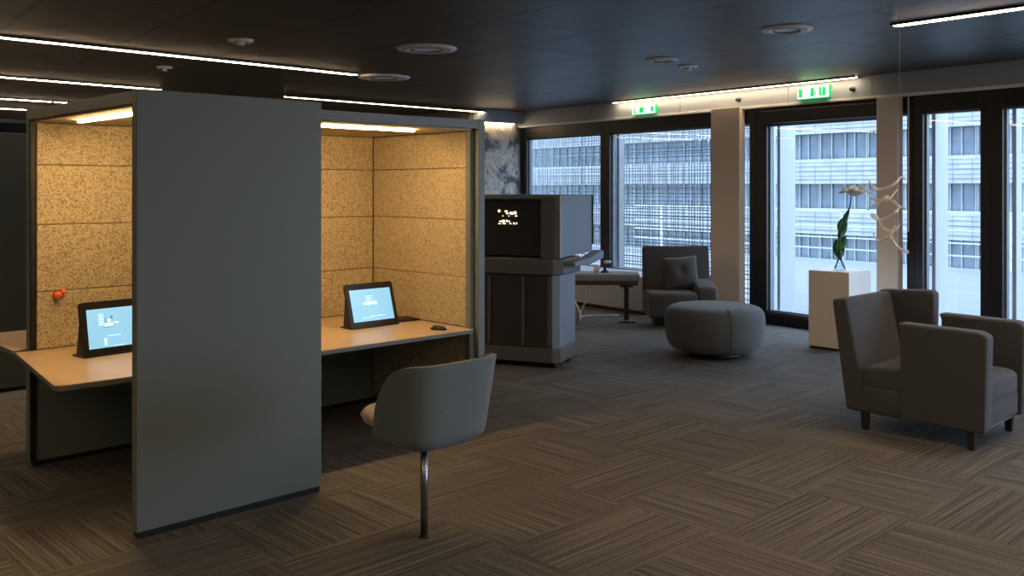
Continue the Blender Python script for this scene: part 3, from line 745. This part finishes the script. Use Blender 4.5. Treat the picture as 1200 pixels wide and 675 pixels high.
o = finish(bm, 'pillow', 'pillow', None, True, (pw[0], pw[1], .61), -HEAD)
tag(o, 'square brown-grey pillow leaning against the lounge chair back', 'pillow')

# ------------------------------------------------------------------ outside
bm = bmesh.new(); box(bm, -14, 12, -9.5, -.12, -.15, -.02); bm.transform(FM); struct(finish(bm, 'floor_terrace', 'deck'))
# railing
rl = thing('terrace_railing', 'white metal railing along the terrace edge outside the windows', 'railing', F(0, -9.2, -.02), PI/2-FA+PI)
for k in range(14):
    x = -12+k*1.8; bx('post', 'ext_fin', rl, x-.03, x+.03, -.03, .03, 0, 1.1, r=.004)
for z in (.25, .5, .75): bx('rail', 'ext_fin', rl, -13, 12.5, -.012, .012, z, z+.03)
bx('handrail', 'ext_fin', rl, -13, 12.5, -.04, .04, 1.1, 1.15, r=.005)
# sunscreen grille before the two far windows and the narrow one
def grille(t0, t1, z0, z1, label, dx=.05, dz=.045):
    th = thing('sunscreen_grille', label, 'sunscreen', F((t0+t1)/2, -.55, 0), PI/2-FA, 'metal sunscreens outside the far windows')
    w = (t1-t0)/2
    bm = bmesh.new(); z = z0; i = 0
    while z < z1: box(bm, -w, w, -.006, .006, z, z+random.uniform(.006, .015)); z += random.choice((.03, .045, .045, .06))
    finish(bm, 'slats', 'mesh', th)
    bm = bmesh.new(); x = -w
    while x < w: box(bm, x, x+random.uniform(.005, .012), .0065, .014, z0, z1); x += random.choice((.035, .05, .05, .08))
    finish(bm, 'rods', 'mesh', th)
    bm = bmesh.new(); box(bm, -w-.03, -w-.001, -.02, .02, -.02, z1); box(bm, w+.001, w+.03, -.02, .02, -.02, z1); finish(bm, 'frame', 'ext_fin', th)
grille(4.75, 6.9, 0, 2.9, 'fine metal sunscreen grid outside the far left window')
grille(1.95, 4.68, 0, 2.9, 'fine metal sunscreen grid outside the window behind the lounge chair', )
# fins
for t, a, b, lab in ((1.545, -.12, -.42, 'white vertical fin outside the tall glazed door'), (-.365, -.10, -.36, 'white vertical fin outside the narrow right window'), (-1.16, -.10, -.22, 'white vertical fin outside the window at the right edge'), (4.25, -.1, -.2, 'slim white fin outside between the far windows')):
    bm = bmesh.new(); box(bm, t-.02, t+.02, b, a, -.02, 3.0, r=.004); bm.transform(FM)
    tag(finish(bm, 'facade_fin', 'ext_fin'), lab, 'facade fin', 'white exterior fins')
# opposite office building
OFF = -42
bd = thing('office_building', 'large white office block with rows of bluish windows across the street', 'building', F(20, OFF, -14), PI/2-FA)
# local x = +t, local y = +off toward our facade... built on its own axes
FH = 3.15; nb = 26; bwid = 3.3; X0 = -30
bx('core_wall', 'ext_frame', bd, X0, X0+nb*bwid, -8, -.5, 0, 33)
proto = None
for f in range(10):
    zf = .1+f*FH
    bm = bmesh.new(); box(bm, X0-.2, X0+nb*bwid+.2, -.5, .25, zf, zf+1.55)
    box(bm, X0-.2, X0+nb*bwid+.2, .25, .32, zf+1.35, zf+1.5)
    for k in range(nb*3): box(bm, X0+k*1.1, X0+k*1.1+.03, .25, .29, zf+.05, zf+1.3)
    bb = finish(bm, 'balcony_band', 'ext_white', bd)
    bm = bmesh.new()
    for zz, hh in ((.22, .05), (.48, .03), (.75, .06), (1.05, .04)): box(bm, X0-.2, X0+nb*bwid+.2, .295, .31, zf+zz, zf+zz+hh)
    finish(bm, 'balcony_rail', 'ext_frame', bb)
    if f < 3 or f > 6: continue
    for k in range(nb-2):
        if proto is None:
            bm = bmesh.new(); box(bm, .05, bwid-.05, -.45, -.35, 0, FH-1.55)
            proto = finish(bm, 'facade_window', 'ext_win', bd)
            bm = bmesh.new()
            for q in (0, .8, 1.45, 2.4, 3.2): box(bm, .02+q, .07+q, -.34, -.24, 0, FH-1.55)
            fr = finish(bm, 'window_bars', 'ext_white', proto)
            cur = proto
        else:
            cur = proto.copy(); COL.objects.link(cur); c2 = fr.copy(); COL.objects.link(c2); c2.parent = cur
        cur.location = (X0+(k+1)*bwid, 0, zf+1.55)
bm = bmesh.new(); box(bm, -80, 80, -90, -9.6, -14.2, -14); bm.transform(FM); struct(finish(bm, 'floor_street', 'ground'))

# ------------------------------------------------------------------ world, view
w = bpy.data.worlds.new('sky'); S.world = w; w.use_nodes = True
bg = w.node_tree.nodes['Background']; bg.inputs['Color'].default_value = (.60, .77, 1.0, 1); bg.inputs['Strength'].default_value = 4.0
S.view_settings.view_transform = 'Standard'; S.view_settings.look = 'None'
S.view_settings.exposure = .75; S.view_settings.gamma = 1; S.view_settings.use_curve_mapping = False
